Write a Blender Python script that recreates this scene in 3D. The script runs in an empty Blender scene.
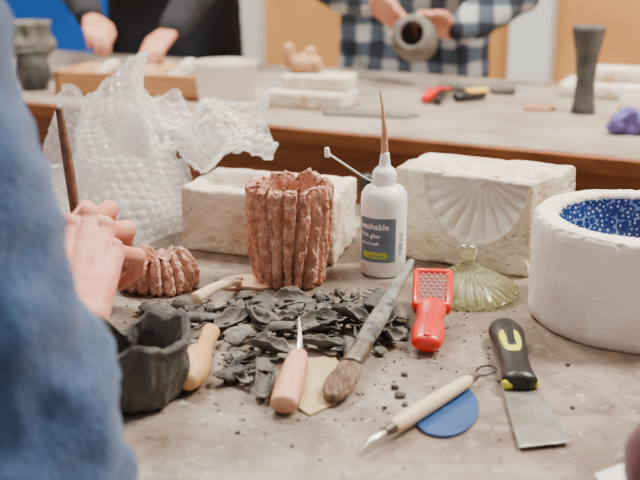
import bpy, bmesh, math, random
from mathutils import Vector, Matrix, noise
random.seed(7)
TZ=.75
E=Vector((.892,-.452,0)); N=Vector((.452,.892,0))
V=Vector
def W(s,n,z): return E*s+N*n+V((0,0,z))
def lin(c):
    return tuple(((x/255)/12.92 if x/255<=.04045 else ((x/255+.055)/1.055)**2.4) for x in c)+(1,)
# ---------------------------------------------------------------- materials
def M(name,c1,c2=None,scale=20,rough=.6,bump=0,bscale=80,metal=0,ramp=(.35,.65),c3=None,s3=6,r3=(.55,.75),trans=0,alpha=1,ior=1.45,sheen=0,stretch=None,bdist=.002,coat=0,layers=(),island=0):
    m=bpy.data.materials.new(name); m.use_nodes=True
    nt=m.node_tree; n=nt.nodes; l=nt.links; b=n['Principled BSDF']
    tc=n.new('ShaderNodeTexCoord'); vec=tc.outputs['Object']; raw=vec
    if stretch:
        mp=n.new('ShaderNodeMapping'); mp.inputs['Scale'].default_value=stretch
        l.new(vec,mp.inputs['Vector']); vec=mp.outputs['Vector']
    b.inputs['Base Color'].default_value=lin(c1)
    b.inputs['Roughness'].default_value=rough; b.inputs['Metallic'].default_value=metal
    b.inputs['Transmission Weight'].default_value=trans; b.inputs['Alpha'].default_value=alpha
    b.inputs['IOR'].default_value=ior; b.inputs['Sheen Weight'].default_value=sheen
    b.inputs['Coat Weight'].default_value=coat
    out=None
    if c2:
        t=n.new('ShaderNodeTexNoise'); t.inputs['Scale'].default_value=scale; t.inputs['Detail'].default_value=7; t.inputs['Roughness'].default_value=.62
        l.new(vec,t.inputs['Vector'])
        r=n.new('ShaderNodeValToRGB'); r.color_ramp.elements[0].position=ramp[0]; r.color_ramp.elements[1].position=ramp[1]
        r.color_ramp.elements[0].color=lin(c1); r.color_ramp.elements[1].color=lin(c2)
        l.new(t.outputs['Fac'],r.inputs['Fac']); out=r.outputs['Color']
        L=list(layers)
        if c3: L.insert(0,(c3,s3,r3[0],r3[1],None,1))
        for (cc,ss,lo,hi,st,op) in L:
            t3=n.new('ShaderNodeTexNoise'); t3.inputs['Scale'].default_value=ss; t3.inputs['Detail'].default_value=6; t3.inputs['Distortion'].default_value=.5; t3.inputs['Roughness'].default_value=.65
            if st:
                mp=n.new('ShaderNodeMapping'); mp.inputs['Scale'].default_value=st[:3]; mp.inputs['Rotation'].default_value=(0,0,st[3]); l.new(raw,mp.inputs['Vector']); l.new(mp.outputs['Vector'],t3.inputs['Vector'])
            else:
                mp=n.new('ShaderNodeMapping'); mp.inputs['Location'].default_value=(ss*.37,ss*.11,3); l.new(vec,mp.inputs['Vector']); l.new(mp.outputs['Vector'],t3.inputs['Vector'])
            r3n=n.new('ShaderNodeValToRGB'); r3n.color_ramp.elements[0].position=lo; r3n.color_ramp.elements[1].position=hi
            r3n.color_ramp.elements[1].color=(op,op,op,1)
            l.new(t3.outputs['Fac'],r3n.inputs['Fac'])
            mx=n.new('ShaderNodeMixRGB'); l.new(r3n.outputs['Color'],mx.inputs['Fac']); l.new(out,mx.inputs['Color1']); mx.inputs['Color2'].default_value=lin(cc)
            out=mx.outputs['Color']
        if island:
            ge=n.new('ShaderNodeNewGeometry'); hs=n.new('ShaderNodeHueSaturation'); mr=n.new('ShaderNodeMapRange')
            mr.inputs['To Min'].default_value=1-island; mr.inputs['To Max'].default_value=1+island
            l.new(ge.outputs['Random Per Island'],mr.inputs['Value']); l.new(mr.outputs['Result'],hs.inputs['Value']); l.new(out,hs.inputs['Color']); out=hs.outputs['Color']
        l.new(out,b.inputs['Base Color'])
    if bump:
        t2=n.new('ShaderNodeTexNoise'); t2.inputs['Scale'].default_value=bscale; t2.inputs['Detail'].default_value=5
        l.new(vec,t2.inputs['Vector'])
        bp=n.new('ShaderNodeBump'); bp.inputs['Strength'].default_value=bump; bp.inputs['Distance'].default_value=bdist
        l.new(t2.outputs['Fac'],bp.inputs['Height']); l.new(bp.outputs['Normal'],b.inputs['Normal'])
    return m
m_table=M('table_board',(104,88,75),(138,121,106),12,.45,.4,140,bdist=.001,ramp=(.38,.62),layers=[
    ((80,67,57),5,.48,.65,None,.65),((166,151,136),7,.52,.66,None,.7),((180,166,150),6,.55,.66,(1,4,1,.5),.4),((70,59,51),7,.57,.68,(5,1,1,.3),.4),((60,53,47),110,.59,.68,None,.8),((198,188,174),80,.59,.70,None,.7),((194,181,166),3.2,.54,.66,None,.5),((84,75,68),16,.56,.66,None,.5)])
m_table2=M('back_table_board',(142,127,112),(168,153,138),8,.5,.2,120,layers=[((114,99,84),3,.48,.64,None,.8),((194,182,168),6,.52,.66,(1,4,1,.4),.5),((100,88,78),40,.58,.68,None,.6)])
m_wood=M('table_wood',(152,90,52),(116,64,36),6,.55,.2,60,stretch=(2,2,14))
m_plaster=M('plaster',(206,192,170),(230,219,202),16,.85,.8,170,bdist=.002,layers=[((192,158,120),13,.54,.68,None,.8),((146,112,82),30,.58,.68,None,.75),((100,88,78),70,.62,.70,None,.8),((244,240,232),20,.58,.68,None,.55)])
m_plasterw=M('plaster_clean',(226,217,204),(242,237,228),12,.85,.3,170,layers=[((210,186,154),9,.53,.68,None,.75),((164,134,104),36,.62,.70,None,.65)])
m_plasters=M('plaster_shell',(222,212,198),(236,229,218),12,.85,.15,170,layers=[((206,186,158),12,.55,.7,None,.6)])
m_terra=M('terracotta_bisque',(196,134,108),(222,172,148),60,.95,1,300,bdist=.004,layers=[((142,84,62),30,.52,.66,None,.7),((238,206,188),110,.54,.66,None,.7),((120,68,50),160,.60,.68,None,.55)])
m_terra2=M('terracotta_raw',(204,148,126),(224,178,158),45,.95,1,300,bdist=.004,layers=[((150,96,76),34,.52,.66,None,.7),((236,206,190),90,.57,.68,None,.65)])
m_clay=M('grey_clay',(68,63,58),(102,94,86),34,.6,.7,260,layers=[((164,152,138),36,.56,.69,None,.75),((42,40,37),14,.52,.66,None,.7)],island=.40)
m_clayb=M('grey_clay_solid',(88,84,78),(116,110,102),30,.8,.5,200,c3=(140,130,118),s3=24,r3=(.6,.8))
m_clayd=M('dark_clay',(54,52,50),(84,80,76),25,.75,.8,120,c3=(122,114,106),s3=14,r3=(.58,.78))
m_bottle=M('white_plastic',(244,244,242),rough=.35)
m_label=M('label_print',(112,128,146),(94,112,132),30,rough=.4)
m_labelg=M('label_green',(176,190,70),rough=.4)
m_white=M('print_white',(245,245,245),rough=.5)
m_dark=M('black_plastic',(24,25,27),rough=.35,bump=.2,bscale=300)
m_yel=M('yellow_rubber',(206,206,50),rough=.45)
m_steel=M('worn_steel',(178,178,168),(120,118,110),30,.38,.3,120,metal=.7,c3=(160,134,106),s3=25,r3=(.56,.7))
m_metal=M('tool_metal',(200,198,194),rough=.3,metal=.9)
m_red=M('red_plastic',(216,30,20),(198,22,16),20,.3,.1,100,coat=.3)
m_redhole=M('teeth_metal',(190,158,148),rough=.4,metal=.4)
m_reddk=M('grater_plate',(96,48,44),(130,74,66),120,.5)
m_pink=M('handle_wood_pink',(222,172,142),(204,148,118),20,.5,.2,90,stretch=(6,1,6),c3=(164,112,86),s3=30,r3=(.56,.7))
m_pine=M('handle_wood_pine',(218,176,122),(194,146,92),16,.45,.2,90,c3=(146,104,66),s3=30,r3=(.54,.7),stretch=(6,1,6))
m_ivory=M('handle_ivory',(230,208,172),(206,180,142),20,.5,.2,90,c3=(146,122,94),s3=40,r3=(.56,.7))
m_brushh=M('brush_handle_paint',(88,92,86),(146,146,134),60,.6,.7,200,c3=(56,54,50),s3=50,r3=(.5,.62))
m_ferr=M('ferrule',(120,106,92),(84,76,68),50,.45,.4,150,metal=.6)
m_brist=M('bristles',(80,60,48),(156,128,108),70,.9,1,300,stretch=(6,1,1))
m_card=M('plywood_rib',(196,170,128),(170,146,108),25,.7,.2,100,c3=(128,108,84),s3=30,r3=(.56,.7))
m_kidney=M('leather_rib',(228,188,152),(206,156,122),30,.7,.2,100,c3=(156,104,78),s3=40,r3=(.58,.7))
m_blue=M('blue_rubber',(40,82,140),(30,64,120),20,.5,.2,200,c3=(90,116,150),s3=40,r3=(.58,.72))
m_glass=M('pressed_glass',(234,236,196),rough=.05,trans=.92,ior=1.45)
m_stick=M('stick_wood',(208,172,138),(170,110,80),50,.7,.5,200,stretch=(1,1,.4))
m_dkstick=M('dark_wood',(88,62,50),(136,106,84),60,.6,.4,200)
m_sweater=M('blue_sweater',(58,88,132),(46,72,114),14,.95,1,330,sheen=.3,c3=(74,104,146),s3=30,r3=(.45,.68),bdist=.003)
m_maroon=M('maroon_sweater',(112,20,44),(80,12,32),20,.95,.5,330,sheen=.3)
m_black=M('black_jumper',(26,26,30),(38,38,44),20,.95,.5,200)
m_jeans=M('denim',(40,52,78),(56,70,98),60,.9,.3,300)
m_skin=M('skin',(220,158,134),(204,132,112),28,.5,.5,240,c3=(206,106,88),s3=26,r3=(.48,.68),bdist=.001)
m_nail=M('nail',(232,190,176),rough=.3)
m_skin2=M('skin_fair',(204,146,120),(186,120,94),28,.55)
m_hair=M('hair',(72,50,36),(44,30,22),60,.6,.8,200,stretch=(1,1,.2))
m_eye=M('eye',(20,18,18),rough=.1)
m_lip=M('lips',(176,92,84),rough=.5)
m_shoe=M('shoe',(40,36,34),rough=.6)
m_wall=M('wall_paint',(214,212,208),(222,220,214),5,.9)
m_tan=M('tan_board',(214,158,90),(200,142,76),4,.8,.1,40)
m_bluebd=M('blue_board',(18,104,214),(14,90,196),4,.7)
m_post=M('white_trim',(222,226,230),rough=.6)
m_floor=M('floor_vinyl',(128,116,104),(150,138,124),5,.6,c3=(104,94,84),s3=3)
m_ceil=M('ceiling_paint',(236,234,230),(240,238,234),4,.9)
m_crate=M('crate_wood',(196,146,100),(168,116,74),8,.7,.3,80,stretch=(2,2,10))
m_purple=M('purple_cloth',(112,100,166),(86,76,138),30,.9,.6,100)
m_tub=M('frosted_plastic',(220,206,192),rough=.3,alpha=.5)
m_cloth=M('tan_clay',(196,152,112),(170,124,88),30,.9,.6,80)
m_paper=M('paper',(226,224,220),rough=.8)
m_yclay=M('yellow_paint',(220,180,60),rough=.5)
def film():
    m=bpy.data.materials.new('bubble_film'); m.use_nodes=True
    nt=m.node_tree;n=nt.nodes;l=nt.links; b=n['Principled BSDF']; o=n['Material Output']
    b.inputs['Base Color'].default_value=(.96,.97,.98,1); b.inputs['Roughness'].default_value=.1; b.inputs['Coat Weight'].default_value=1; b.inputs['Specular IOR Level'].default_value=.8
    tl=n.new('ShaderNodeBsdfTranslucent'); tl.inputs['Color'].default_value=(.98,.98,.99,1)
    tr=n.new('ShaderNodeBsdfTransparent')
    a=n.new('ShaderNodeMixShader'); a.inputs[0].default_value=.38; l.new(b.outputs[0],a.inputs[1]); l.new(tl.outputs[0],a.inputs[2])
    c=n.new('ShaderNodeMixShader'); c.inputs[0].default_value=.54; l.new(a.outputs[0],c.inputs[1]); l.new(tr.outputs[0],c.inputs[2])
    l.new(c.outputs[0],o.inputs['Surface']); return m
m_bub=film()
def plaid():
    m=bpy.data.materials.new('plaid_flannel'); m.use_nodes=True
    nt=m.node_tree;n=nt.nodes;l=nt.links;b=n['Principled BSDF'];b.inputs['Roughness'].default_value=.95
    tc=n.new('ShaderNodeTexCoord')
    outs=[]
    for d,sc in (('X',4.0),('Z',3.6)):
        w=n.new('ShaderNodeTexWave'); w.bands_direction=d; w.inputs['Scale'].default_value=sc; w.inputs['Distortion'].default_value=1.6; w.inputs['Detail Scale'].default_value=2
        l.new(tc.outputs['Object'],w.inputs['Vector'])
        r=n.new('ShaderNodeValToRGB'); r.color_ramp.elements[0].position=.4; r.color_ramp.elements[1].position=.62
        l.new(w.outputs['Fac'],r.inputs['Fac']); outs.append(r.outputs['Color'])
    mx=n.new('ShaderNodeMixRGB'); mx.blend_type='MIX'; mx.inputs['Fac'].default_value=.5
    l.new(outs[0],mx.inputs['Color1']); l.new(outs[1],mx.inputs['Color2'])
    r2=n.new('ShaderNodeValToRGB'); e=r2.color_ramp.elements; e[0].color=lin((30,36,48)); e[1].color=lin((170,172,174)); e[0].position=.1; e[1].position=.95
    x=e.new(.5); x.color=lin((74,84,98))
    l.new(mx.outputs['Color'],r2.inputs['Fac']); l.new(r2.outputs['Color'],b.inputs['Base Color'])
    return m
m_plaid=plaid()
def bluepat():
    m=bpy.data.materials.new('blue_transfer_print'); m.use_nodes=True
    nt=m.node_tree;n=nt.nodes;l=nt.links;b=n['Principled BSDF'];b.inputs['Roughness'].default_value=.4
    tc=n.new('ShaderNodeTexCoord'); v=n.new('ShaderNodeTexVoronoi'); v.feature='F1'; v.inputs['Scale'].default_value=170
    l.new(tc.outputs['Object'],v.inputs['Vector'])
    r=n.new('ShaderNodeValToRGB'); r.color_ramp.elements[0].position=.20; r.color_ramp.elements[1].position=.30
    r.color_ramp.elements[0].color=lin((176,192,218)); r.color_ramp.elements[1].color=lin((22,50,112))
    e=r.color_ramp.elements.new(.62); e.color=lin((22,50,112)); e=r.color_ramp.elements.new(.72); e.color=lin((120,146,190))
    l.new(v.outputs['Distance'],r.inputs['Fac']); l.new(r.outputs['Color'],b.inputs['Base Color'])
    return m
m_bluepat=bluepat()
# ---------------------------------------------------------------- helpers
COL=bpy.context.scene.collection
def empty(name,loc):
    o=bpy.data.objects.new(name,None); o.location=loc; o.empty_display_size=.02; COL.objects.link(o); return o
def link(name,me,mats,parent=None,smooth=True):
    if not isinstance(mats,(list,tuple)): mats=[mats]
    for m in mats: me.materials.append(m)
    o=bpy.data.objects.new(name,me); COL.objects.link(o)
    if parent:
        o.parent=parent; o.matrix_parent_inverse=Matrix.Translation(-parent.location)
    if smooth:
        for p in me.polygons: p.use_smooth=True
    return o
def mesh(name,vs,fs,mats,parent=None,smooth=True,fix=True):
    me=bpy.data.meshes.new(name); me.from_pydata([tuple(v) for v in vs],[],fs); me.update()
    if fix:
        bm=bmesh.new(); bm.from_mesh(me); bmesh.ops.recalc_face_normals(bm,faces=bm.faces); bm.to_mesh(me); bm.free()
    return link(name,me,mats,parent,smooth)
def hexa(name,p8,mat,parent=None,bev=.002):
    fs=[(0,3,2,1),(4,5,6,7),(0,1,5,4),(1,2,6,5),(2,3,7,6),(3,0,4,7)]
    o=mesh(name,p8,fs,mat,parent,False)
    if bev:
        b=o.modifiers.new('bev','BEVEL'); b.width=bev; b.segments=2; b.limit_method='ANGLE'
    return o
def ebox(name,s0,s1,n0,n1,z0,z1,mat,parent=None,bev=.002):
    return hexa(name,[W(s0,n0,z0),W(s1,n0,z0),W(s1,n1,z0),W(s0,n1,z0),W(s0,n0,z1),W(s1,n0,z1),W(s1,n1,z1),W(s0,n1,z1)],mat,parent,bev)
def prism(name,poly,z0,z1,mat,parent=None,bev=.0005):
    n=len(poly); vs=[V((x,y,z0)) for x,y in poly]+[V((x,y,z1)) for x,y in poly]
    fs=[tuple(range(n))[::-1],tuple(range(n,2*n))]+[(i,(i+1)%n,n+(i+1)%n,n+i) for i in range(n)]
    o=mesh(name,vs,fs,mat,parent,False)
    b=o.modifiers.new('bev','BEVEL'); b.width=bev; b.segments=2
    return o
def lathe(name,prof,seg,mats,c,disp=None,matfn=None,parent=None,tilt=None,sub=1):
    pr=[]
    for i in range(len(prof)-1):
        for k in range(sub):
            f=k/sub; pr.append((prof[i][0]*(1-f)+prof[i+1][0]*f,prof[i][1]*(1-f)+prof[i+1][1]*f))
    pr.append(prof[-1])
    vs=[];fs=[];mi=[]
    c=V(c)
    for i,(r,z) in enumerate(pr):
        for j in range(seg):
            a=2*math.pi*j/seg
            rr,zz=(disp(r,z,a,i/(len(pr)-1)) if disp else (r,z))
            p=V((rr*math.cos(a),rr*math.sin(a),zz))
            if tilt: p=tilt@p
            vs.append(c+p)
    for i in range(len(pr)-1):
        for j in range(seg):
            k=(j+1)%seg
            fs.append((i*seg+j,i*seg+k,(i+1)*seg+k,(i+1)*seg+j))
            mi.append(matfn(i,pr[i],pr[i+1]) if matfn else 0)
    L=(len(pr)-1)*seg
    fs.append(tuple(range(seg))[::-1]); mi.append(mi[0]); fs.append(tuple(range(L,L+seg))); mi.append(mi[-2])
    me=bpy.data.meshes.new(name); me.from_pydata([tuple(v) for v in vs],[],fs); me.update()
    for p,m in zip(me.polygons,mi): p.material_index=m
    return link(name,me,mats,parent)
def catmull(vals,n):
    out=[]; k=len(vals)
    for i in range(k-1):
        p0=vals[max(i-1,0)];p1=vals[i];p2=vals[i+1];p3=vals[min(i+2,k-1)]
        for j in range(n):
            t=j/n
            out.append(.5*((2*p1)+(p2-p0)*t+(2*p0-5*p1+4*p2-p3)*t*t+(3*p1-p0-3*p2+p3)*t**3))
    out.append(vals[-1]); return out
def tube(name,pts,radii,mat,seg=16,squash=1,parent=None,n=5,up=V((0,0,1)),cap=.5,nz=0,nzs=60):
    pts=[V(p) for p in pts]
    if not isinstance(radii,(list,tuple)): radii=[radii]*len(pts)
    if n>1:
        P=catmull(pts,n); R=[max(r,.0002) for r in catmull(list(radii),n)]
    else: P=pts;R=list(radii)
    T=[]
    for i in range(len(P)): T.append((P[min(i+1,len(P)-1)]-P[max(i-1,0)]).normalized())
    rings=[]
    for a in (80,50,22):
        a=math.radians(a); rings.append((P[0]-T[0]*R[0]*cap*math.sin(a),R[0]*math.cos(a),T[0]))
    for p,r,t in zip(P,R,T): rings.append((p,r,t))
    for a in (22,50,80):
        a=math.radians(a); rings.append((P[-1]+T[-1]*R[-1]*cap*math.sin(a),R[-1]*math.cos(a),T[-1]))
    vs=[];fs=[]
    for p,r,t in rings:
        sd=t.cross(up)
        if sd.length<1e-3: sd=t.cross(V((0,1,0)))
        sd.normalize(); u=sd.cross(t).normalized()
        for j in range(seg):
            a=2*math.pi*j/seg
            q=p+sd*math.cos(a)*r+u*math.sin(a)*r*squash
            if nz: q=q+noise.noise_vector(q*nzs)*nz
            vs.append(q)
    m=len(rings)
    for i in range(m-1):
        for j in range(seg):
            k=(j+1)%seg; fs.append((i*seg+j,i*seg+k,(i+1)*seg+k,(i+1)*seg+j))
    fs.append(tuple(range(seg))[::-1]); fs.append(tuple(range((m-1)*seg,m*seg)))
    return mesh(name,vs,fs,mat,parent)
def rough_block(name,quad,h,mat,cell=.003,rnd=.005,amp=.0012,fn=None,z0=TZ,parent=None,fmat=None):
    q=[V((x,y,0)) for x,y in quad]  # FL FR BR BL
    L1=(q[1]-q[0]).length; L2=(q[2]-q[1]).length
    bm=bmesh.new()
    na=max(2,int(L1/cell)); nb=max(2,int(L2/cell)); nc=max(2,int(h/cell))
    def grid(f,nu,nv):
        g=[[bm.verts.new(f(i/nu,j/nv)) for j in range(nv+1)] for i in range(nu+1)]
        for i in range(nu):
            for j in range(nv): bm.faces.new((g[i][j],g[i+1][j],g[i+1][j+1],g[i][j+1]))
    grid(lambda a,c:(a,0,c),na,nc); grid(lambda a,c:(a,1,c),na,nc)
    grid(lambda b,c:(0,b,c),nb,nc); grid(lambda b,c:(1,b,c),nb,nc)
    grid(lambda a,b:(a,b,0),na,nb); grid(lambda a,b:(a,b,1),na,nb)
    bmesh.ops.remove_doubles(bm,verts=bm.verts,dist=1e-5)
    bmesh.ops.recalc_face_normals(bm,faces=bm.faces)
    flagged=set()
    for v in bm.verts:
        p=V((v.co.x*L1,v.co.y*L2,v.co.z*h)); d=V((L1,L2,h))
        seed=p+V((quad[0][0]*10,quad[0][1]*10,0))
        r=rnd*(1+1.3*noise.noise(seed*38))
        c=V([min(max(p[k],r),d[k]-r) for k in range(3)]); df=p-c
        if df.length>1e-7: p2=c+df.normalized()*min(r,df.length)
        else: p2=p
        fl=False
        if fn: p2,fl=fn(p2,L1,L2,h,p)
        if fl: flagged.add(v)
        nv=noise.noise_vector(seed*45)*amp+noise.noise_vector(seed*150)*amp*.4
        if fl: nv*=.15
        else:
            pit=noise.noise(seed*70+V((9,9,9)))
            if pit>.38: nv+=(d*.5-p).normalized()*.0035*(pit-.38)/.3
            pit=noise.noise(seed*190+V((2,7,9)))
            if pit>.45: nv+=(d*.5-p).normalized()*.002
        p2=p2+nv; p2.z=max(p2.z,0)
        a=p2.x/L1;b=p2.y/L2
        w=q[0]*(1-a)*(1-b)+q[1]*a*(1-b)+q[2]*a*b+q[3]*(1-a)*b
        v.co=(w.x,w.y,z0+p2.z)
    mats=[mat]
    if fmat:
        mats.append(fmat)
        for f in bm.faces:
            if all(v in flagged for v in f.verts): f.material_index=1
    me=bpy.data.meshes.new(name); bm.to_mesh(me); bm.free()
    return link(name,me,mats,parent)
# ---------------------------------------------------------------- blob bodies
def cone(bm,p0,r0,p1,r1,seg=20):
    p0=V(p0);p1=V(p1); ax=(p1-p0)
    if ax.length<1e-6: ax=V((0,0,1e-6))
    t=ax.normalized(); s=t.orthogonal().normalized(); u=t.cross(s)
    rg=[]
    for a in range(-75,1,15): rg.append((p0+t*r0*math.sin(math.radians(a)),r0*math.cos(math.radians(a))))
    for a in range(0,76,15): rg.append((p1+t*r1*math.sin(math.radians(a)),r1*math.cos(math.radians(a))))
    rows=[[bm.verts.new(c+s*math.cos(2*math.pi*j/seg)*r+u*math.sin(2*math.pi*j/seg)*r) for j in range(seg)] for c,r in rg]
    a=bm.verts.new(p0-t*r0); b=bm.verts.new(p1+t*r1)
    for i in range(len(rows)-1):
        for j in range(seg):
            k=(j+1)%seg; bm.faces.new((rows[i][j],rows[i][k],rows[i+1][k],rows[i+1][j]))
    for j in range(seg):
        k=(j+1)%seg; bm.faces.new((a,rows[0][k],rows[0][j])); bm.faces.new((b,rows[-1][j],rows[-1][k]))
def ell(bm,c,r,rot=None):
    mt=Matrix.Translation(V(c))@((rot.to_4x4()) if rot else Matrix.Identity(4))@Matrix.Diagonal((r[0],r[1],r[2],1))
    bmesh.ops.create_uvsphere(bm,u_segments=24,v_segments=16,radius=1,matrix=mt)
def blob(name,parts,mat,vox,parent=None,it=6,disp=0,dsize=.05):
    bm=bmesh.new()
    for p in parts:
        if p[0]=='e': ell(bm,*p[1:])
        else: cone(bm,*p)
    me=bpy.data.meshes.new(name); bm.to_mesh(me); bm.free()
    o=link(name,me,mat,parent)
    r=o.modifiers.new('r','REMESH'); r.mode='VOXEL'; r.voxel_size=vox; r.use_smooth_shade=True
    s=o.modifiers.new('s','SMOOTH'); s.factor=.5; s.iterations=it
    if disp:
        tx=bpy.data.textures.new(name+'_t','CLOUDS'); tx.noise_scale=dsize; tx.noise_depth=2
        d=o.modifiers.new('d','DISPLACE'); d.texture=tx; d.strength=disp; d.mid_level=.5; d.texture_coords='GLOBAL'
    return o
def chain(pts,rs):
    return [(pts[i],rs[i],pts[i+1],rs[i+1]) for i in range(len(pts)-1)]
def hand(name,wr,d,thumb,mat,parent,curl=.5,vox=.004,sc=1.0):
    wr=V(wr); d=V(d).normalized(); s=V(thumb); s=(s-d*s.dot(d)).normalized(); nn=d.cross(s)
    if nn.z<0: nn=-nn
    parts=[]
    offs=[.028,.010,-.009,-.026]; ln=[(.040,.024,.020),(.044,.028,.021),(.041,.026,.020),(.032,.019,.017)]
    for o,L in zip(offs,ln):
        mc=wr+(d*(.086-abs(o-.01)*.25)+s*o)*sc
        parts.append((wr+s*o*.5*sc,.014*sc,mc,.0115*sc))
        pts=[mc]; a=curl*.5
        for k,seg in enumerate(L):
            dd=d*math.cos(a)-nn*math.sin(a); pts.append(pts[-1]+dd*seg*sc); a+=curl
        parts+=chain(pts,[.0105*sc,.009*sc,.0083*sc,.0072*sc])
    b=wr+(d*.018+s*.02)*sc
    parts+=chain([b,b+(d*.03+s*.022-nn*.008)*sc,b+(d*.058+s*.026-nn*.02)*sc,b+(d*.08+s*.018-nn*.03)*sc],[.014*sc,.012*sc,.010*sc,.008*sc])
    parts.append((wr-d*.04*sc,.022*sc,wr+d*.01*sc,.019*sc))
    return blob(name,parts,mat,vox,parent,3)
def person(name,pel,shR,shL,elR,elL,wrR,wrL,head,knR,knL,ftR,ftL,mat,skin,vox=.012,disp=.012,ra=1.0,face=N,pr=0.12,hem=0,dsz=.06):
    pel,shR,shL,head=V(pel),V(shR),V(shL),V(head)
    root=empty(name,(pel.x,pel.y,0))
    sd=(shR-shL).normalized(); mid=(shR+shL)/2; up=(mid-pel).normalized()
    chest=mid-up*.13; neck=mid+up*.05
    P=[]
    for k in (-1,0,1):
        P.append((pel+sd*.075*k,pr,pel.lerp(chest,.5)+sd*.075*k,pr*.93))
        P.append((pel.lerp(chest,.5)+sd*.075*k,pr*.93,chest+sd*.09*k,pr*.98))
        if hem: P.append((pel+sd*.08*k,pr,pel+sd*.08*k-V((0,0,hem)),pr*1.05))
    P.append((chest-sd*.1,pr*.85,shL-up*.03+sd*.03,.065)); P.append((chest+sd*.1,pr*.85,shR-up*.03-sd*.03,.065))
    P.append((shL,.062,shR,.062)); P.append((mid,.075,neck,.058))
    for sh,el,wr in ((shR,elR,wrR),(shL,elL,wrL)):
        P.append((sh,.064*ra,V(sh).lerp(V(el),.5),.06*ra)); P.append((V(sh).lerp(V(el),.5),.06*ra,el,.054*ra))
        P.append((el,.054*ra,V(el).lerp(V(wr),.45),.046*ra)); P.append((V(el).lerp(V(wr),.45),.046*ra,wr,.034*ra))
    blob('sweater',P,mat,vox,root,5,disp,dsz)
    T=[(pel-sd*.08-up*.02,.115,pel+sd*.08-up*.02,.115)]
    for k,kn,ft in ((1,knR,ftR),(-1,knL,ftL)):
        T+=chain([pel+sd*.09*k-up*.03,kn,V(ft)+V((0,0,.07))],[.095,.062,.045])
    blob('trousers',T,m_jeans,.014,root,4,.008,.06)
    for ft in (ftR,ftL):
        f=V(ft); blob('shoe',[(f+V((0,0,.045)),.042,f+face*.15+V((0,0,.035)),.034)],m_shoe,.008,root,3)
    hd=[('e',head,(.075,.095,.115)),(head+face*.02-V((0,0,.06)),.06,head+face*.035-V((0,0,.085)),.035),(neck,.055,head-V((0,0,.06)),.052),
        (head+face*.09,.012,head+face*.112-V((0,0,.03)),.014),('e',head+sd*.077-V((0,0,.01)),(.012,.02,.032)),('e',head-sd*.077-V((0,0,.01)),(.012,.02,.032))]
    blob('head',hd,skin,.006,root,3)
    blob('hair',[('e',head-face*.015+V((0,0,.03)),(.084,.1,.102)),('e',head-face*.045-V((0,0,.02)),(.074,.07,.09))],m_hair,.008,root,3,.01,.03)
    for k in (-1,1):
        blob('eye',[('e',head+face*.088+sd*.03*k,(.011,.011,.007))],m_eye,.003,root,1)
    blob('mouth',[(head+face*.092-V((0,0,.058))-sd*.02,.006,head+face*.092-V((0,0,.058))+sd*.02,.006)],m_lip,.003,root,1)
    return root
# ================================================================= ROOM
ebox('floor',-6,5,-2.5,4.3,-.05,0,m_floor,bev=0)
ebox('ceiling',-6,5,-2.5,4.3,2.8,2.85,m_ceil,bev=0)
ebox('wall_back',-6,5,4.25,4.35,0,2.8,m_wall,bev=0)
ebox('wall_left',-6.1,-6,-2.5,4.3,0,2.8,m_wall,bev=0)
ebox('wall_right',5,5.1,-2.5,4.3,0,2.8,m_wall,bev=0)
ebox('baseboard_back',-6,5,4.22,4.25,0,.12,m_post)
ebox('pinboard',-2.9,3,4.2,4.249,.25,1.9,m_tan)
ebox('blue_display_board',-4.25,-3.3,4.2,4.249,.3,1.9,m_bluebd)
ebox('trim_1',-2.52,-2.42,4.13,4.199,0,2.8,m_post)
ebox('trim_2',-1.2,-1.03,4.1,4.199,0,2.8,m_post)
ebox('trim_3',-3.0,-2.9,4.15,4.249,0,2.8,m_post)
for i,(s,n_) in enumerate(((-1.7,2.0),(.6,1.8),(-.9,.4))):  # unseen overhead area lights with housings, added as key and top light
    g=empty('added_overhead_light',W(s,n_,2.79))
    ebox('added_housing',s-.6,s+.6,n_-.2,n_+.2,2.76,2.8,m_post,g)
    ld=bpy.data.lights.new('panel','AREA'); ld.shape='RECTANGLE'; ld.size=1.15; ld.size_y=.36; ld.energy=(118,195,20)[i]; ld.color=(1,.925,.82)
    lo=bpy.data.objects.new('added_lamp',ld); lo.location=W(s,n_,2.75); lo.rotation_euler=(0,0,math.atan2(E.y,E.x)); COL.objects.link(lo)
    lo.parent=g; lo.matrix_parent_inverse=Matrix.Translation(-g.location)
wd=bpy.data.worlds.new('world'); bpy.context.scene.world=wd; wd.use_nodes=True
wd.node_tree.nodes['Background'].inputs[0].default_value=(1,.975,.94,1); wd.node_tree.nodes['Background'].inputs[1].default_value=.78
# ================================================================= TABLES
t=empty('work_table',W(-.4,.74,0))
ebox('top',-1.35,.6,.34,1.14,.715,.75,m_table,t,.003)
for s in (-1.28,.5):
    for n_ in (.4,1.02): ebox('leg',s,s+.06,n_,n_+.06,0,.72,m_wood,t)
ebox('apron',-1.25,.5,1.03,1.06,.62,.72,m_wood,t)
t2=empty('back_work_table',W(-.4,2.07,0))
ebox('top',-2.6,1.8,1.668,2.468,.722,.75,m_table2,t2,.003)
ebox('edge_band',-2.6,1.8,1.655,1.668,.718,.747,m_wood,t2)
ebox('apron',-2.5,1.7,1.70,1.725,.60,.722,m_wood,t2)
for s in (-2.5,-1.68,.2,1.62):
    for n_ in (1.69,2.36): ebox('leg',s,s+.08,n_,n_+.08,0,.722,m_wood,t2)
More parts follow.
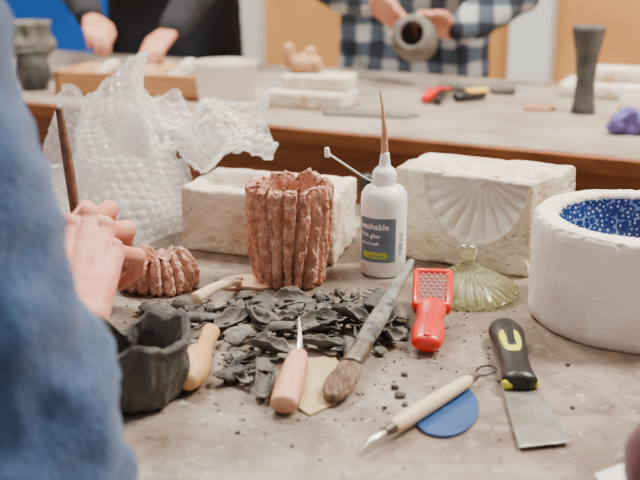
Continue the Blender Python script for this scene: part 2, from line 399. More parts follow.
# ================================================================= PLASTER MOULDS
def recess(p,L1,L2,h,o):
    if o.z>h-.004 and p.z>h-.006:
        d=math.hypot((p.x-L1*.34)/.052,(p.y-L2*.5)/.036)
        if d<1: return p-V((0,0,.024*(1-d*d)**.4)),False
    return p,False
rough_block('plaster_mold_block',[(-.160,1.105),(.0145,1.041),(.044,1.153),(-.128,1.215)],.075,m_plaster,.0025,.005,.0016,recess)
def shell(p,L1,L2,h,o):
    if o.y<.0005:
        cx=L1*.60; cz=h*.955; dx=o.x-cx; dz=cz-o.z
        if dz>0:
            d=math.hypot(dx/.059,dz/.070); a=math.atan2(dz,dx)
            if d<1:
                f=(a*11/math.pi)%1; rid=math.sin(math.pi*f)**.6
                edge=min(1,(1-d)/.035)
                dep=(.009+.012*math.sqrt(max(0,1-d*d)))*edge
                if d>.15: dep-=.0085*rid*min(1,(d-.12)*1.6)*edge
                else: dep=.006
                return V((o.x,dep,min(o.z,h-.004))),True
    return p,False
rough_block('plaster_shell_mold',[(.082,1.084),(.219,1.003),(.287,1.088),(.126,1.164)],.104,m_plaster,.0011,.005,.0010,shell,fmat=m_plasters)
def drd(r,z,a,f):
    q=V((math.cos(a)*r*12,math.sin(a)*r*12,z*12)); k=noise.noise(q*3)*.0014+noise.noise(q*9)*.0007
    if z>.09 and r>.075: 
        pit=noise.noise(q*22); k-=.002*max(0,pit-.25)/.3
    return (r+k if r>.02 else r, z+(k if z>.01 and r>.02 else 0))
lathe('round_plaster_mold',[(.0005,0),(.097,0),(.1005,.004),(.1015,.05),(.1,.096),(.097,.1),(.081,.1005),(.0785,.098),(.077,.09),(.072,.066),(.057,.045),(.03,.036),(.0005,.034)],200,[m_plasterw,m_bluepat],(.302,.897,TZ),drd,lambda i,a,b:1 if (i>=7*6+2) else 0,sub=6)
# ================================================================= TERRACOTTA
def barkfn(seed,depth,ht,split=.66):
    def f(r,z,a,fr):
        if fr>split: 
            return (r+noise.noise(V((math.cos(a)*5,math.sin(a)*5,z*90)))*.002 if r>.02 else r,z+ (noise.noise(V((math.cos(a)*3,math.sin(a)*3,seed+4)))*.006+noise.noise(V((math.cos(a)*9,math.sin(a)*9,seed+4)))*.004 if z>ht*.8 else 0))
        w=noise.noise(V((math.cos(a)*1.3,math.sin(a)*1.3,z*9+seed)))*1.5
        g=abs(math.sin(9*a+w)); g=min(1,g*1.35)**.8
        n2=noise.noise(V((math.cos(a)*3,math.sin(a)*3,z*28+seed)))
        n3=noise.noise(V((math.cos(a)*13,math.sin(a)*13,z*300+seed)))
        n5=noise.noise(V((math.cos(a)*24,math.sin(a)*24,z*560+seed)))
        n4=noise.noise(V((math.cos(a)*6,math.sin(a)*6,z*90+seed*2)))
        rr=r-depth*(1-g)+n2*.0035+n3*.0019+n5*.0013-(.005*max(0,n4-.22)/.3)
        zz=z+(noise.noise(V((math.cos(a)*3,math.sin(a)*3,seed+4)))*.007+noise.noise(V((math.cos(a)*9,math.sin(a)*9,seed+4)))*.004-(1-g)*.004 if z>ht*.7 else 0)
        return rr,zz
    return f
lathe('carved_terracotta_pot',[(.0005,0),(.034,0),(.038,.003),(.0405,.02),(.0430,.05),(.0450,.08),(.0452,.103),(.0425,.107),(.0365,.107),(.0350,.103),(.033,.05),(.028,.015),(.0005,.012)],400,m_terra,(-.0315,1.0,TZ),barkfn(3,.0085,.108,.64),sub=9)
bf=barkfn(9,.008,.5,.9)
def frag(r,z,a,f):
    rr,zz=bf(r,z,a,f) if r>.028 else (r,z)
    k=noise.noise(V((math.cos(a)*.9,math.sin(a)*.9,5))); k2=noise.noise(V((math.cos(a)*3,math.sin(a)*3,r*60)))
    return rr*(1+.28*k) if r>.002 else rr, max(0,zz*(1+.7*k+.3*k2))+(k2*.006 if zz>.006 else 0)
lathe('carved_terracotta_fragment',[(.0005,0),(.036,0),(.0395,.004),(.040,.014),(.0365,.025),(.032,.029),(.026,.029),(.018,.027),(.008,.024),(.0005,.024)],260,m_terra2,(-.168,.985,TZ+.0005),frag,sub=7)
# ================================================================= GLUE BOTTLE
bx,by=.068,1.027
g=empty('glue_bottle',(bx,by,TZ))
lathe('body',[(.0005,0),(.022,0),(.0243,.003),(.0245,.03),(.0245,.082),(.0238,.088),(.020,.0945),(.013,.098),(.0115,.0985),(.0115,.1),(.0005,.1)],64,m_bottle,(bx,by,TZ),parent=g)
lathe('cap',[(.0005,.099),(.0125,.099),(.0125,.111),(.0105,.114),(.006,.118),(.0048,.128),(.0042,.132),(.0005,.132)],40,m_bottle,(bx,by,TZ),lambda r,z,a,f:(r*(1+.03*math.sin(20*a)) if .1<z<.112 and r>.01 else r,z),parent=g,sub=2)
def cylpatch(name,a0,a1,z0,z1,r,mat):
    vs=[];fs=[];n=30
    for i in range(n+1):
        a=math.radians(a0+(a1-a0)*i/n)
        for z in (z0,z1): vs.append((bx+r*math.cos(a),by+r*math.sin(a),TZ+z))
    for i in range(n): fs.append((2*i,2*i+2,2*i+3,2*i+1))
    return mesh(name,vs,fs,mat,g)
cylpatch('label_strip',-168,-62,.018,.066,.02468,m_label)
cylpatch('label_green_strip',-150,-84,.022,.029,.02482,m_labelg)
def curved_text(txt,size,ang,z,rot90=False,mat=m_white,r=.0249):
    cu=bpy.data.curves.new('txt','FONT'); cu.body=txt; cu.size=size; cu.resolution_u=2; cu.offset=size*.015
    o=bpy.data.objects.new('tmp',cu); COL.objects.link(o); bpy.context.view_layer.update()
    me=bpy.data.meshes.new_from_object(o.evaluated_get(bpy.context.evaluated_depsgraph_get())); bpy.data.objects.remove(o)
    for v in me.vertices:
        x,y=v.co.x,v.co.y
        if rot90: x,y=-y,x
        a=math.radians(ang)+x/r; v.co=(bx+r*math.cos(a),by+r*math.sin(a),TZ+z+y)
    link('label_text',me,mat,g,False)
curved_text('washable',.0095,-160,.054); curved_text('PVA glue',.0065,-158,.045); curved_text('school craft',.0048,-158,.037); curved_text('no mess',.005,-130,.0238,mat=m_label)
curved_text('100 ml',.009,-38,.024,True,m_label)
tube('nozzle_stick',[(bx-.0005,by,TZ+.122),(bx-.0008,by,TZ+.150),(bx-.003,by,TZ+.175),(bx-.006,by,TZ+.196)],[.0042,.0034,.0018,.0010],m_stick,12,1,g,nz=.0008,nzs=150)
tube('tether',[(bx-.010,by,TZ+.100),(bx-.022,by-.002,TZ+.106),(bx-.040,by-.002,TZ+.118),(bx-.060,by,TZ+.131)],[.0012,.0009,.0009,.001],m_bottle,8,1,g)
tube('tether_cap',[(bx-.060,by,TZ+.128),(bx-.061,by,TZ+.136)],[.0032,.0026],m_bottle,12,1,g)
mk=empty('black_marker_pen',(.060,1.19,TZ))
lathe('barrel',[(.0005,0),(.010,0),(.0105,.002),(.0105,.045),(.0005,.045)],24,m_dark,(.060,1.19,TZ),parent=mk)
lathe('cap',[(.0005,.044),(.0112,.044),(.0112,.064),(.009,.070),(.0005,.070)],24,m_dark,(.060,1.19,TZ),parent=mk)
# ================================================================= GLASS LID
def rib(r,z,a,f): return (r*(1+.035*math.cos(26*a)*(1 if r>.012 else 0)),z+.0014*math.cos(26*a)*(1 if .012<r<.05 else 0))
lathe('glass_lid',[(.0005,.018),(.012,.017),(.03,.0095),(.045,.0015),(.049,.0),(.0505,.002),(.049,.005),(.034,.0145),(.018,.0225),(.010,.029),(.0065,.035),(.0075,.039),(.0105,.045),(.0095,.050),(.004,.053),(.0005,.0535)],156,m_glass,(.150,.957,TZ+.0014),rib,sub=2,tilt=Matrix.Rotation(math.radians(-2),3,'Y'))
# ================================================================= HAND TOOLS
def fr(a,b):
    d=(V(b)-V(a)).normalized(); s=d.cross(V((0,0,1))).normalized(); u=s.cross(d).normalized(); return d,s,u
g=empty('red_clay_grater',(.1,.86,TZ))
A=V((.0925,.803,TZ+.011)); B=V((.1035,.866,TZ+.020)); C=V((.112,.935,TZ+.030))
tube('handle',[A,A.lerp(B,.3),A.lerp(B,.62),B.lerp(C,.02)],[.0135,.0150,.0125,.0150],m_red,20,.62,g)
d,s,u=fr(B,C)
L=(C-B).length
def bar(nm,p,q,r): tube(nm,[p,q],[r,r],m_red,10,1.3,g,n=2)
bar('rim',B-s*.015,C-s*.0165,.0035); bar('rim',B+s*.015,C+s*.0165,.0035); bar('rim',C-s*.0165,C+s*.0165,.0035); bar('rim',B-s*.015,B+s*.015,.005)
hexa('plate',[B-s*.014-u*.004,B+s*.014-u*.004,C+s*.016-u*.004,C-s*.016-u*.004,B-s*.014+u*.001,B+s*.014+u*.001,C+s*.016+u*.001,C-s*.016+u*.001],m_reddk,g,0)
bm=bmesh.new()
for i in range(8):
    for j in range(5):
        p=B+d*(L*.18+L*.74*i/7)+s*((j-2)*.0056+(.0028 if i%2 else 0)-.0014)+u*.0015
        bmesh.ops.create_cone(bm,cap_ends=True,segments=8,radius1=.0015,radius2=.0007,depth=.0024,matrix=Matrix.Translation(p))
me=bpy.data.meshes.new('teeth'); bm.to_mesh(me); bm.free(); link('teeth',me,m_redhole,g)
tube('hang_ridge',[A+u*.008,A.lerp(B,.5)+u*.008],[.0035,.003],m_red,10,.5,g)
g=empty('paint_brush',(.05,.83,TZ))
P0=V((.010,.706,TZ+.0075)); P1=V((.092,.955,TZ+.036)); 
q=lambda f:P0.lerp(P1,f)
tube('bristles',[q(0),q(.06),q(.14),q(.2)],[.0085,.0125,.0115,.0090],m_brist,28,.5,g,nz=.0014,nzs=260)
tube('ferrule',[q(.19),q(.27),q(.34)],[.0095,.0088,.0078],m_ferr,20,.7,g,cap=.1)
tube('handle',[q(.33),q(.45),q(.58),q(.8),q(.96),q(1)],[.0075,.0088,.0078,.0055,.0042,.0034],m_brushh,16,.8,g,nz=.0007,nzs=120)
g=empty('clay_knife',(-.02,.74,TZ))
a,b=V((-.0275,.688,TZ+.0095)),V((-.0185,.780,TZ+.0105))
tube('handle',[a,a.lerp(b,.3),a.lerp(b,.75),b],[.0108,.0110,.0095,.0078],m_pink,20,.72,g,cap=.25)
tube('blade',[b,b+V((.001,.018,.004)),b+V((.0,.046,.016))],[.0024,.0026,.0004],m_metal,8,.35,g)
prism('plywood_rib',[(-.010,.790),(.012,.798),(.024,.750),(.012,.706),(-.008,.686),(-.0165,.698)],TZ+.0002,TZ+.0022,m_card)
tube('wooden_modeling_tool',[(-.104,.722,TZ+.0125),(-.104,.735,TZ+.0135),(-.1025,.765,TZ+.0125),(-.1,.795,TZ+.0100),(-.098,.832,TZ+.0095)],[.0085,.0135,.0128,.0075,.0085],m_pine,20,.95)
tube('wooden_skewer',[(-.116,.880,TZ+.024),(-.100,.925,TZ+.020),(-.083,.975,TZ+.006)],[.0058,.0045,.003],m_ivory,14,1)
poly=[]
for i in range(36):
    a=2*math.pi*i/36; x=.030*math.cos(a); y=.024*math.sin(a)+(.010*math.exp(-(x/.012)**2) if math.sin(a)<0 else 0)
    poly.append((-.076+x,.985+y))
g=empty('wooden_kidney_rib',(-.076,.985,TZ))
prism('plate',poly,TZ+.0004,TZ+.0034,m_kidney,g)
lathe('hole_ring',[(.003,.0033),(.0045,.0033),(.0045,.0045),(.003,.0045)],20,m_dkstick,(-.085,.992,TZ),parent=g)
poly=[]
for i in range(48):
    a=2*math.pi*i/48; x=.0225*math.cos(a); y=.044*math.sin(a); x*=1-.12*math.sin(a)
    c,s_=math.cos(-.33),math.sin(-.33); poly.append((.0985+x*c-y*s_,.694+x*s_+y*c))
prism('blue_rubber_rib',poly,TZ+.0003,TZ+.0028,m_blue)
g=empty('ribbon_tool',(.08,.69,TZ))
a=V((.053,.653,TZ+.0090)); b=V((.120,.733,TZ+.0090))
tube('handle',[a,a.lerp(b,.15),a.lerp(b,.5),a.lerp(b,.85),b],[.0048,.0062,.0062,.0054,.0042],m_ivory,18,1,g)
dd=(b-a).normalized()
tube('ferrule_a',[a-dd*.010,a+dd*.002],[.0036,.005],m_ferr,14,1,g)
tube('point',[a-dd*.008,a-dd*.022,a-dd*.036-V((0,0,.003))],[.0030,.0034,.0008],m_metal,10,.7,g)
tube('ferrule_b',[b-dd*.002,b+dd*.010],[.0045,.0030],m_ferr,14,1,g)
sd=V((dd.y,-dd.x,0))
tube('wire_loop',[b+dd*.009,b+dd*.018+sd*.006,b+dd*.029+sd*.007,b+dd*.034,b+dd*.029-sd*.006,b+dd*.018-sd*.005,b+dd*.009],.0010,m_dark,8,1,g)
g=empty('paint_scraper',(.16,.74,TZ))
h0=V((.166,.840,TZ+.012)); h1=V((.159,.728,TZ+.0095))
tube('handle',[h0,h0.lerp(h1,.15),h0.lerp(h1,.45),h0.lerp(h1,.8),h1],[.0125,.0158,.0132,.0125,.0150],m_dark,24,.62,g)
tube('yellow_inlay',[h0.lerp(h1,.16)+V((0,0,.0066)),h0.lerp(h1,.4)+V((0,0,.0064)),h0.lerp(h1,.66)+V((0,0,.0058))],[.0075,.0095,.005],m_yel,14,.32,g)
tube('grip_inlay',[h0.lerp(h1,.22)+V((0,0,.0092)),h0.lerp(h1,.52)+V((0,0,.0078))],[.0045,.0045],m_dark,12,.3,g)
tube('collar',[h1+V((-.012,-.001,-.001)),h1+V((.013,.001,-.001))],[.0055,.0055],m_yel,14,.8,g,n=2)
vs=[(.1455,.728),(.1725,.732),(.1785,.640),(.1405,.632)]
prism('blade',vs,TZ+.003,TZ+.0045,m_steel,g)
def cb(r,z,a,f):
    n1=noise.noise(V((math.cos(a)*1.4,math.sin(a)*1.4,z*22+2))); n2=noise.noise(V((math.cos(a)*4,math.sin(a)*4,z*70))); n3=noise.noise(V((math.cos(a)*9,math.sin(a)*9,z*160)))
    if r<.004: return r,z
    fl=.006*max(0,noise.noise(V((math.cos(a)*2.2,math.sin(a)*2.2,8))))*(z/.06)
    return r+n1*.009+n2*.003+n3*.001+fl*2, z+(n1*.014+n2*.005 if z>.03 else 0)
lathe('dark_clay_bowl',[(.0005,0),(.028,0),(.034,.006),(.037,.025),(.039,.043),(.0435,.054),(.041,.058),(.036,.055),(.033,.045),(.030,.022),(.015,.012),(.0005,.012)],160,m_clayd,(-.142,.717,TZ),cb,sub=5)
# ================================================================= CLAY SHAVINGS
vs=[];fs=[]
def strip(loc,rz,tilt,Ln,Wd,R,flip=False,trough=False,nzv=.0018):
    base=len(vs); n=10;m=6
    rot=Matrix.Rotation(rz,3,'Z')@Matrix.Rotation(tilt,3,'X')
    ph=random.random()*90
    P=[]; tp=random.choice((2,3,5)); bend=random.uniform(.02,.14)
    for i in range(n+1):
        t_=2*i/n-1
        wd=(1-.8*abs(t_)**tp)*(1+.5*noise.noise(V((i*.9,ph,ph))))
        sh=.004*noise.noise(V((i*.7,ph+4,2)))
        for j in range(m+1):
            w=(j/m-.5)*Wd*wd+sh
            if trough:
                a=w/R; p=V((t_*Ln/2,R*math.sin(a),R*(1-math.cos(a))+t_*t_*Ln*bend))
            else:
                a=t_*Ln/2/R; p=V((R*math.sin(a),w,R*(1-math.cos(a))+w*w*6))
            if flip: p.z=-p.z
            p+=noise.noise_vector(V((i*.5,j*.5,ph)))*nzv
            P.append(rot@p)
    mz=min(p.z for p in P); zz=TZ+.0020-mz+max(0,loc[2]-TZ)
    for p in P: vs.append(V((p.x+loc[0],p.y+loc[1],p.z+zz)))
    for i in range(n):
        for j in range(m):
            k=base+i*(m+1)+j; fs.append((k,k+m+1,k+m+2,k+1))
def inside(x,y,k=1.0):
    cx,cy=-.035,.85
    dx=x-cx; dy=y-cy-.10*dx
    d=math.hypot(dx/(.132*k),dy/(.100*k))+.4*noise.noise(V((x*26,y*26,0)))
    return d<1 and not (math.hypot(x+.0315,y-1.0)<.060) and not (abs(x+.022)<.018 and y<.825) and not(abs(x+.101)<.020 and .70<y<.84) and not (y<.795 and x>-.02) and math.hypot(x+.142,y-.717)>.058 and math.hypot(x+.168,y-.985)>.055 and not(x>.075 and y<.94)
c=0
while c<125:
    x=random.uniform(-.17,.10); y=random.uniform(.72,.97)
    if not inside(x,y): continue
    dens=max(0,1-math.hypot((x-.0)/.10,(y-.86)/.07))
    z=TZ+random.random()*.012*dens
    k=random.random()
    if k<.36: strip((x,y,z),random.uniform(0,6.28),random.uniform(-.45,.45),random.uniform(.022,.044),random.uniform(.014,.028),random.uniform(.005,.009),flip=random.random()<.3,trough=True)
    elif k<.6: strip((x,y,z),random.uniform(0,6.28),random.uniform(-.4,.4),random.uniform(.020,.036),random.uniform(.010,.020),random.uniform(.007,.014),flip=random.random()<.4)
    else: strip((x,y,z),random.uniform(0,6.28),random.uniform(-.4,.4),random.uniform(.010,.022),random.uniform(.006,.014),random.uniform(.005,.02))
    c+=1
c=0
while c<230:
    x=random.uniform(-.19,.12); y=random.uniform(.69,.99)
    if not inside(x,y,1.13): continue
    strip((x,y,TZ),random.uniform(0,6.28),random.uniform(-.3,.3),random.uniform(.004,.013),random.uniform(.003,.008),random.uniform(.006,.03),nzv=.0008); c+=1
for (x,y,z,rz,ti,Ln,Wd,R,fl) in [(-.045,.728,.0,1.5,.1,.042,.036,.0085,False),(-.066,.762,.0,1.2,.1,.044,.032,.009,False),(0.0,.845,.008,.6,.3,.052,.038,.011,False),(.028,.86,.008,2.3,.3,.050,.034,.010,False),(.055,.885,.004,1.2,.3,.042,.032,.010,True),
    (-.06,.86,.006,1.9,.3,.050,.034,.010,False),(-.080,.862,.004,.9,.3,.055,.032,.010,False),(.0,.81,.002,2.8,.2,.046,.032,.010,False),(-.03,.90,.006,.3,.3,.055,.036,.012,False),(.06,.835,.002,1.9,.2,.046,.03,.009,False),(-.125,.905,.0,2.4,.2,.040,.026,.009,True),(-.045,.80,.002,2.6,.2,.05,.032,.011,False)]:
    strip((x,y,TZ+z),rz,ti,Ln,Wd,R,fl,True)
o=mesh('clay_shavings',vs,fs,m_clay,fix=False)
so=o.modifiers.new('s','SOLIDIFY'); so.thickness=.0017; so.offset=1
bv=o.modifiers.new('b','SUBSURF'); bv.levels=1; bv.render_levels=1
bm=bmesh.new()
def lump(x,y,z,r):
    ph=V((random.random()*9,random.random()*9,0))
    ret=bmesh.ops.create_icosphere(bm,subdivisions=2,radius=r,matrix=Matrix.Translation((0,0,0)))
    for v in ret['verts']:
        p=v.co.copy(); p*=1+.45*noise.noise(p/r*1.2+ph); v.co=V((x+p.x,y+p.y,max(TZ+.0001,z+p.z*.65)))
for i in range(60):
    while True:
        x=random.uniform(-.15,.09); y=random.uniform(.74,.95)
        if inside(x,y): break
    lump(x,y,TZ+.002,random.uniform(.003,.008))
for i in range(620):
    x=random.gauss(-.01,.11); y=random.gauss(.82,.09)
    if y<.59 or y>1.0 or x>.19: continue
    r=random.uniform(.0004,.0014); lump(x,y,TZ+r*.5,r)
for x,y,r in [(.060,.735,.0035),(.063,.720,.0045),(.066,.705,.0028),(.07,.76,.003),(.05,.70,.002),(.13,.65,.0015),(-.02,.64,.0015),(-.06,.66,.002),(.21,.78,.002),(.195,.70,.002),(.0,.62,.0012),(-.02,.955,.003),(.02,.955,.006),(.035,.945,.005)]:
    lump(x,y,TZ+r*.5,r)
me=bpy.data.meshes.new('c'); bm.to_mesh(me); bm.free(); link('clay_crumbs',me,m_clay)
prism('paper_sheet',[(.185,.600),(.215,.618),(.26,.56),(.20,.52)],TZ+.0003,TZ+.0012,m_paper)
# ================================================================= BUBBLE WRAP
g=empty('bubble_wrap',(-.2,1.2,TZ))
def sheet(nm,pf,Lu,Lv,nu,nv,pitch=.0135):
    G=[[pf(i/nu,j/nv) for j in range(nv+1)] for i in range(nu+1)]
    vs=[];fs=[]
    for i in range(nu+1):
        for j in range(nv+1):
            a=G[min(i+1,nu)][j]-G[max(i-1,0)][j]; b=G[i][min(j+1,nv)]-G[i][max(j-1,0)]
            nn=a.cross(b); nn=nn.normalized() if nn.length>1e-9 else V((0,-1,0))
            x=i/nu*Lu/pitch; y=j/nv*Lv/(pitch*.866)
            row=round(y); ox=.5*(row%2); dx=x-ox-round(x-ox); dy=(y-row)*.866
            dd=math.hypot(dx,dy)/.43
            h=.0050*math.sqrt(max(0,1-dd*dd))
            p=G[i][j]+nn*h; p.z=max(p.z,TZ+.001); vs.append(p)
    for i in range(nu):
        for j in range(nv):
            k=i*(nv+1)+j; fs.append((k,k+nv+1,k+nv+2,k+1))
    mesh(nm,vs,fs,m_bub,g,fix=False)
def cr(p,k=18,a=.012): return p+noise.noise_vector(p*k)*a+noise.noise_vector(p*k*2.1)*a*.25
def s1(s,w):
    Wd=.20*(1-w)+.07*w; xc=-.254+.030*w+.006*math.sin(5*w)
    x=xc+(s-.5)*Wd+.01*math.sin(9*s+4*w); y=1.215+.034*math.sin(2*math.pi*2.2*s+1.5*w)+.014*math.sin(7*w+3*s)
    z=TZ+w*(.152+.056*math.sin(math.pi*min(1,s*1.1)))
    return cr(V((x,y,z)))
def s2(s,w):
    x=-.205+.145*s+.01*math.sin(7*w); y=1.165+.09*w+.02*math.sin(6*s+2*w); z=TZ+.088+.010*s+w*(.042+.024*s)+.012*math.sin(10*s+3*w)
    return cr(V((x,y,z)),20,.012)
def s3(s,w):
    Wd=.17*(1-w)+.11*w; x=-.268+(s-.5)*Wd+.03*w; y=1.27+.025*math.sin(9*s+2)+.01*math.sin(6*w)
    return cr(V((x,y,TZ+w*.17*(1-.4*abs(s-.4)))),18,.014)
def s4(s,w):
    x=-.345+.185*s; y=1.115+.07*w+.02*math.sin(8*s); z=TZ+.004+.085*w+.010*math.sin(8*s+4*w)
    return cr(V((x,y,z)),20,.012)
def s5(s,w):
    x=-.36+.10*s+.02*w; y=1.19+.06*w+.015*math.sin(8*s); z=TZ+.01+.14*w*(.8+.3*math.sin(5*s))
    return cr(V((x,y,z)),20,.013)
def s6(s,w):
    x=-.20+.09*s+.02*math.sin(6*w); y=1.23+.05*w+.02*math.sin(9*s); z=TZ+.075+.085*w*(1-.5*s)+.01*math.sin(9*s)
    return cr(V((x,y,z)),20,.013)
sheet('film_fold',s1,.30,.21,210,150); sheet('film_flap',s2,.19,.10,150,80); sheet('film_back',s3,.22,.18,150,120); sheet('film_skirt',s4,.22,.11,160,80); sheet('film_side',s5,.13,.15,90,100); sheet('film_bunch',s6,.13,.11,90,76)
# ================================================================= BACK TABLE OBJECTS
def hx(x0,y0,x1,y1,dp,z0,z1):
    a=V((x0,y0,0));b=V((x1,y1,0));n_=V((-(b-a).y,(b-a).x,0)).normalized()*dp
    L=[a,b,b+n_,a+n_]; return [p+V((0,0,z0)) for p in L]+[p+V((0,0,z1)) for p in L]
g=empty('wooden_crate',(-.42,2.25,TZ))
hexa('side',hx(-.60,2.26,-.25,2.17,.014,TZ,TZ+.056),m_crate,g); hexa('side',hx(-.565,2.40,-.215,2.31,.014,TZ,TZ+.056),m_crate,g)
hexa('end',hx(-.60,2.26,-.586,2.2564,.15,TZ,TZ+.056),m_crate,g); hexa('end',hx(-.264,2.1736,-.25,2.17,.15,TZ,TZ+.056),m_crate,g)
hexa('base',hx(-.60,2.26,-.25,2.17,.15,TZ,TZ+.012),m_crate,g)
mm=[m_cloth,m_plaster,m_clayb,m_terra2]
for i in range(7):
    x=-.55+.045*i; blob('clay_piece',[(V((x,2.31-.012*i,TZ+.035)),.022,V((x+.03,2.33-.012*i,TZ+.05+.008*(i%3))),.018)],mm[i%4],.006,g,2,.01,.02)
lathe('plastic_tub',[(.0005,0),(.050,0),(.056,.003),(.066,.095),(.070,.096),(.070,.099),(.064,.099),(.0535,.006),(.0005,.005)],48,m_tub,(-.195,2.085,TZ))
def irr(k,sd_):
    return lambda r,z,a,f:(r+(noise.noise(V((math.cos(a)*2,math.sin(a)*2,z*30+sd_)))*k if r>.005 else 0),z)
lathe('ornate_clay_vase',[(.0005,0),(.05,0),(.045,.02),(.03,.035),(.055,.07),(.06,.09),(.045,.115),(.05,.145),(.042,.145),(.035,.11),(.0005,.1)],60,m_clayb,(-.72,2.52,TZ),irr(.014,3),sub=3)
lathe('small_clay_pot',[(.0005,0),(.03,0),(.042,.03),(.04,.06),(.03,.085),(.034,.09),(.03,.09),(.024,.08),(.0005,.03)],48,m_clayd,(-.675,2.36,TZ),irr(.008,6),sub=3)
rough_block('small_plaster_mold',[(-.90,2.40),(-.77,2.35),(-.75,2.42),(-.88,2.47)],.06,m_cloth,.008)
rough_block('plaster_mold_slab',[(-.115,2.10),(.045,2.04),(.085,2.15),(-.075,2.21)],.036,m_plaster,.006)
rough_block('plaster_mold_half',[(-.085,2.12),(.055,2.07),(.08,2.15),(-.055,2.20)],.030,m_plaster,.006,z0=TZ+.037)
blob('clay_sculpture',[((-.06,2.15,TZ+.086),.018,(-.01,2.14,TZ+.084),.018),((-.06,2.15,TZ+.09),.016,(-.065,2.15,TZ+.120),.011),((-.03,2.15,TZ+.092),.018,(-.020,2.16,TZ+.112),.012)],m_cloth,.005,None,2,.014,.02)
prism('slate_paddle',[(.005,2.0),(.17,1.955),(.20,1.99),(.16,2.02),(.02,2.045)],TZ+.0003,TZ+.006,m_clayb)
g=empty('red_cutting_pliers',(.27,2.2,TZ))
tube('handle',[(.225,2.14,TZ+.012),(.25,2.19,TZ+.018),(.285,2.235,TZ+.016)],[.010,.012,.008],m_red,12,1,g); tube('handle',[(.25,2.12,TZ+.010),(.265,2.18,TZ+.016),(.285,2.235,TZ+.014)],[.009,.011,.007],m_dark,12,1,g)
tube('jaw',[(.283,2.232,TZ+.014),(.305,2.27,TZ+.012)],[.012,.005],m_dark,12,.6,g)
g=empty('retractable_knife',(.33,2.15,TZ))
tube('body',[(.295,2.17,TZ+.012),(.36,2.2,TZ+.012)],[.013,.012],m_dark,12,.8,g); tube('slider',[(.325,2.184,TZ+.022),(.365,2.203,TZ+.021)],[.010,.010],m_yclay,12,.6,g)
tube('clay_dowel',[(.39,2.28,TZ+.012),(.44,2.27,TZ+.012)],[.011,.012],m_clayb,12)
lathe('tall_dark_vase',[(.0005,0),(.024,0),(.026,.003),(.021,.03),(.0195,.07),(.024,.12),(.032,.16),(.034,.174),(.031,.175),(.022,.12),(.016,.05),(.0005,.04)],48,m_clayd,(.537,2.03,TZ),sub=2)
rough_block('plaster_slab_mold',[(.535,2.24),(.76,2.14),(.81,2.25),(.585,2.35)],.035,m_plaster,.009)
rough_block('plaster_half_mold',[(.60,2.24),(.73,2.18),(.76,2.25),(.63,2.31)],.03,m_plaster,.007,z0=TZ+.036)
lathe('clear_plastic_cup',[(.0005,0),(.026,0),(.034,.055),(.035,.055),(.027,.003),(.0005,.003)],32,m_tub,(.61,1.92,TZ))
blob('purple_glove',[((.545,1.81,TZ+.018),.020,(.61,1.80,TZ+.024),.024),((.56,1.80,TZ+.035),.018,(.53,1.80,TZ+.014),.013),((.60,1.80,TZ+.035),.020,(.64,1.80,TZ+.035),.016)],m_purple,.005,None,2,.024,.022)
prism('tan_clay_slab',[(.42,2.06),(.47,2.04),(.49,2.07),(.44,2.10)],TZ+.0003,TZ+.008,m_cloth)
rough_block('grey_clay_block',[(.27,2.33),(.34,2.30),(.36,2.34),(.29,2.37)],.02,m_clayb,.008)
rough_block('tan_clay_block',[(-.02,2.36),(.05,2.33),(.07,2.37),(0,2.40)],.02,m_cloth,.008)
tube('wooden_dowel',[(.62,2.07,TZ+.007),(.74,2.03,TZ+.007)],[.006,.006],m_pine,10)
# blue stool
sx,sy=-.74,2.78
g=empty('blue_stool',(sx,sy,0))
lathe('seat',[(.0005,.425),(.16,.425),(.17,.435),(.165,.45),(.0005,.455)],40,m_bluebd,(sx,sy,0),parent=g)
for a in (45,135,225,315):
    a=math.radians(a); tube('leg',[(sx+.12*math.cos(a),sy+.12*math.sin(a),.43),(sx+.17*math.cos(a),sy+.17*math.sin(a),.012)],[.012,.012],m_metal,10,1,g,n=2)
# ================================================================= PEOPLE
pA=person('potter_in_blue_sweater',(-.52,.33,.56),(-.252,.53,1.15),(-.561,.693,1.14),(-.153,.48,.817),(-.56,.84,.82),(-.236,.705,.792),(-.48,.99,.79),(-.37,.69,1.38),
   (-.27,.66,.56),(-.52,.80,.56),(-.30,.60,0),(-.55,.74,0),m_sweater,m_skin,.008,.028,.97,dsz=.05)
hand('left_hand',(-.475,1.0,.79),(.5,.8,-.05),(.8,-.5,0),m_skin,pA,.4)
D=V((-.017,0,-.002))
MC=[V((-.213,.885,.842))+D,V((-.198,.898,.848))+D,V((-.184,.893,.838))+D,V((-.173,.878,.822))+D]
wr=V((-.210,.798,.786))
parts=[]
for k,mc in enumerate(MC): parts.append((wr+V(((k-1.5)*.009,0,0)),.0160,mc,.0108))
parts.append((V((-.222,.69,.788)),.0255,wr,.0215)); parts.append((wr,.021,V((-.209,.86,.812)),.0175))
F=[[MC[0],V((-.208,.929,.848))+D,V((-.210,.946,.826))+D,V((-.212,.938,.805))+D],
   [MC[1],V((-.190,.944,.844))+D,V((-.195,.959,.818))+D,V((-.203,.949,.799))+D],
   [MC[2],V((-.172,.936,.826))+D,V((-.178,.952,.802))+D,V((-.192,.942,.787))+D],
   [MC[3],V((-.158,.911,.807))+D,V((-.162,.926,.786))+D,V((-.178,.921,.775))+D]]
for k,f in enumerate(F):
    s_=.88 if k==3 else 1
    parts+=chain(f,[.0094*s_,.0086*s_,.0078*s_,.0068*s_])
    parts.append(('e',f[0]+V((0,0,.0035)),(.0108*s_,.0108*s_,.0112*s_))); parts.append(('e',f[1],(.0100*s_,.0100*s_,.0100*s_)))
parts+=chain([V((-.224,.822,.790)),V((-.243,.862,.800)),V((-.250,.898,.812)),V((-.247,.926,.820))],[.0160,.0132,.0112,.0088])
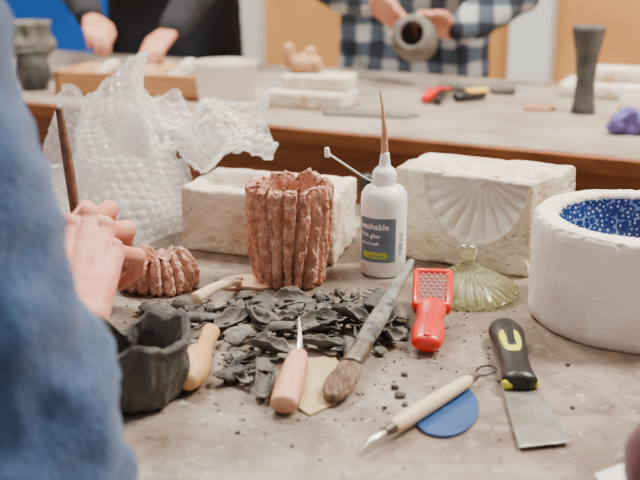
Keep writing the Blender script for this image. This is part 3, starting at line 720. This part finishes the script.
blob('right_hand',parts,m_skin,.0014,pA,2)
blob('thumbnail',[('e',V((-.2485,.924,.8285)),(.0055,.007,.0015))],m_nail,.0012,pA,1)
blob('cuff',[(V((-.233,.680,.791)),.035,V((-.2335,.705,.792)),.0345)],m_sweater,.004,pA,3,.006,.02)
tube('wooden_sculpting_stick',[(-.2430,.925,.945),(-.2405,.932,.90),(-.2385,.938,.85),(-.236,.945,.782)],[.0034,.0050,.0050,.004],m_dkstick,14,1,None)
pD=person('potter_in_maroon_sweater',(.44,.06,.56),(.70,.24,1.14),(.39,.40,1.14),(.72,.38,.82),(.219,.515,.808),(.66,.55,.80),(.40,.60,.795),(.60,.40,1.38),
   (.68,.30,.56),(.44,.42,.56),(.66,.25,0),(.42,.38,0),m_maroon,m_skin2,.012,.01,.84)
hand('left_hand',(.405,.603,.795),(.9,.4,0),(.4,-.9,0),m_skin2,pD,.4); hand('right_hand',(.655,.56,.80),(-.5,.8,0),(-.8,-.5,0),m_skin2,pD,.4)
S=-N
pB=person('potter_in_black_jumper',(-.46,3.22,.90),(-.70,3.12,1.36),(-.34,2.98,1.36),(-.70,2.90,1.0),(-.30,2.76,1.0),(-.585,2.60,.90),(-.365,2.52,.875),(-.56,2.95,1.58),
   (-.56,3.20,.47),(-.36,3.14,.47),(-.56,3.24,0),(-.36,3.16,0),m_black,m_skin2,.014,.01,1.1,S,.14,hem=.2)
hand('right_hand',(-.575,2.58,.895),(.3,-.9,-.25),(.9,.3,0),m_skin2,pB,.6,.005,.88); hand('left_hand',(-.37,2.51,.87),(-.3,-.8,-.3),(-.9,.3,0),m_skin2,pB,.6,.005,.88)
pC=person('potter_in_plaid_shirt',(.27,2.93,.90),(.05,2.86,1.36),(.43,2.70,1.36),(.02,2.64,.99),(.475,2.52,.97),(.105,2.50,.945),(.345,2.45,.885),(.20,2.70,1.58),
   (.19,2.92,.47),(.37,2.86,.47),(.19,2.94,0),(.37,2.88,0),m_plaid,m_skin2,.014,.020,1.25,S,.14,hem=.2)
hand('right_hand',(.120,2.485,.945),(.75,-.35,-.45),(.3,-.5,.8),m_skin2,pC,.75,.0045,.85); hand('left_hand',(.325,2.455,.875),(-.75,-.10,.25),(.1,-.4,.9),m_skin2,pC,.8,.0045,.85)
tl=Matrix.Rotation(math.radians(-14),3,'Z')@Matrix.Rotation(math.radians(72),3,'X')
lathe('grey_clay_cup',[(.0005,-.055),(.038,-.055),(.048,-.045),(.053,0),(.050,.035),(.040,.052),(.030,.056),(.027,.045),(.036,0),(.024,-.03),(.0005,-.035)],48,m_clayb,(.222,2.385,.865),None,None,None,tl,2)
# ================================================================= CAMERA
cd=bpy.data.cameras.new('cam'); cd.lens=56.25; cd.sensor_width=36
cd.dof.use_dof=True; cd.dof.focus_distance=.96; cd.dof.aperture_fstop=6.0; cd.clip_start=.01
co=bpy.data.objects.new('camera',cd); co.location=(0,0,1.10); co.rotation_euler=(math.radians(73),0,0); COL.objects.link(co)
bpy.context.scene.camera=co
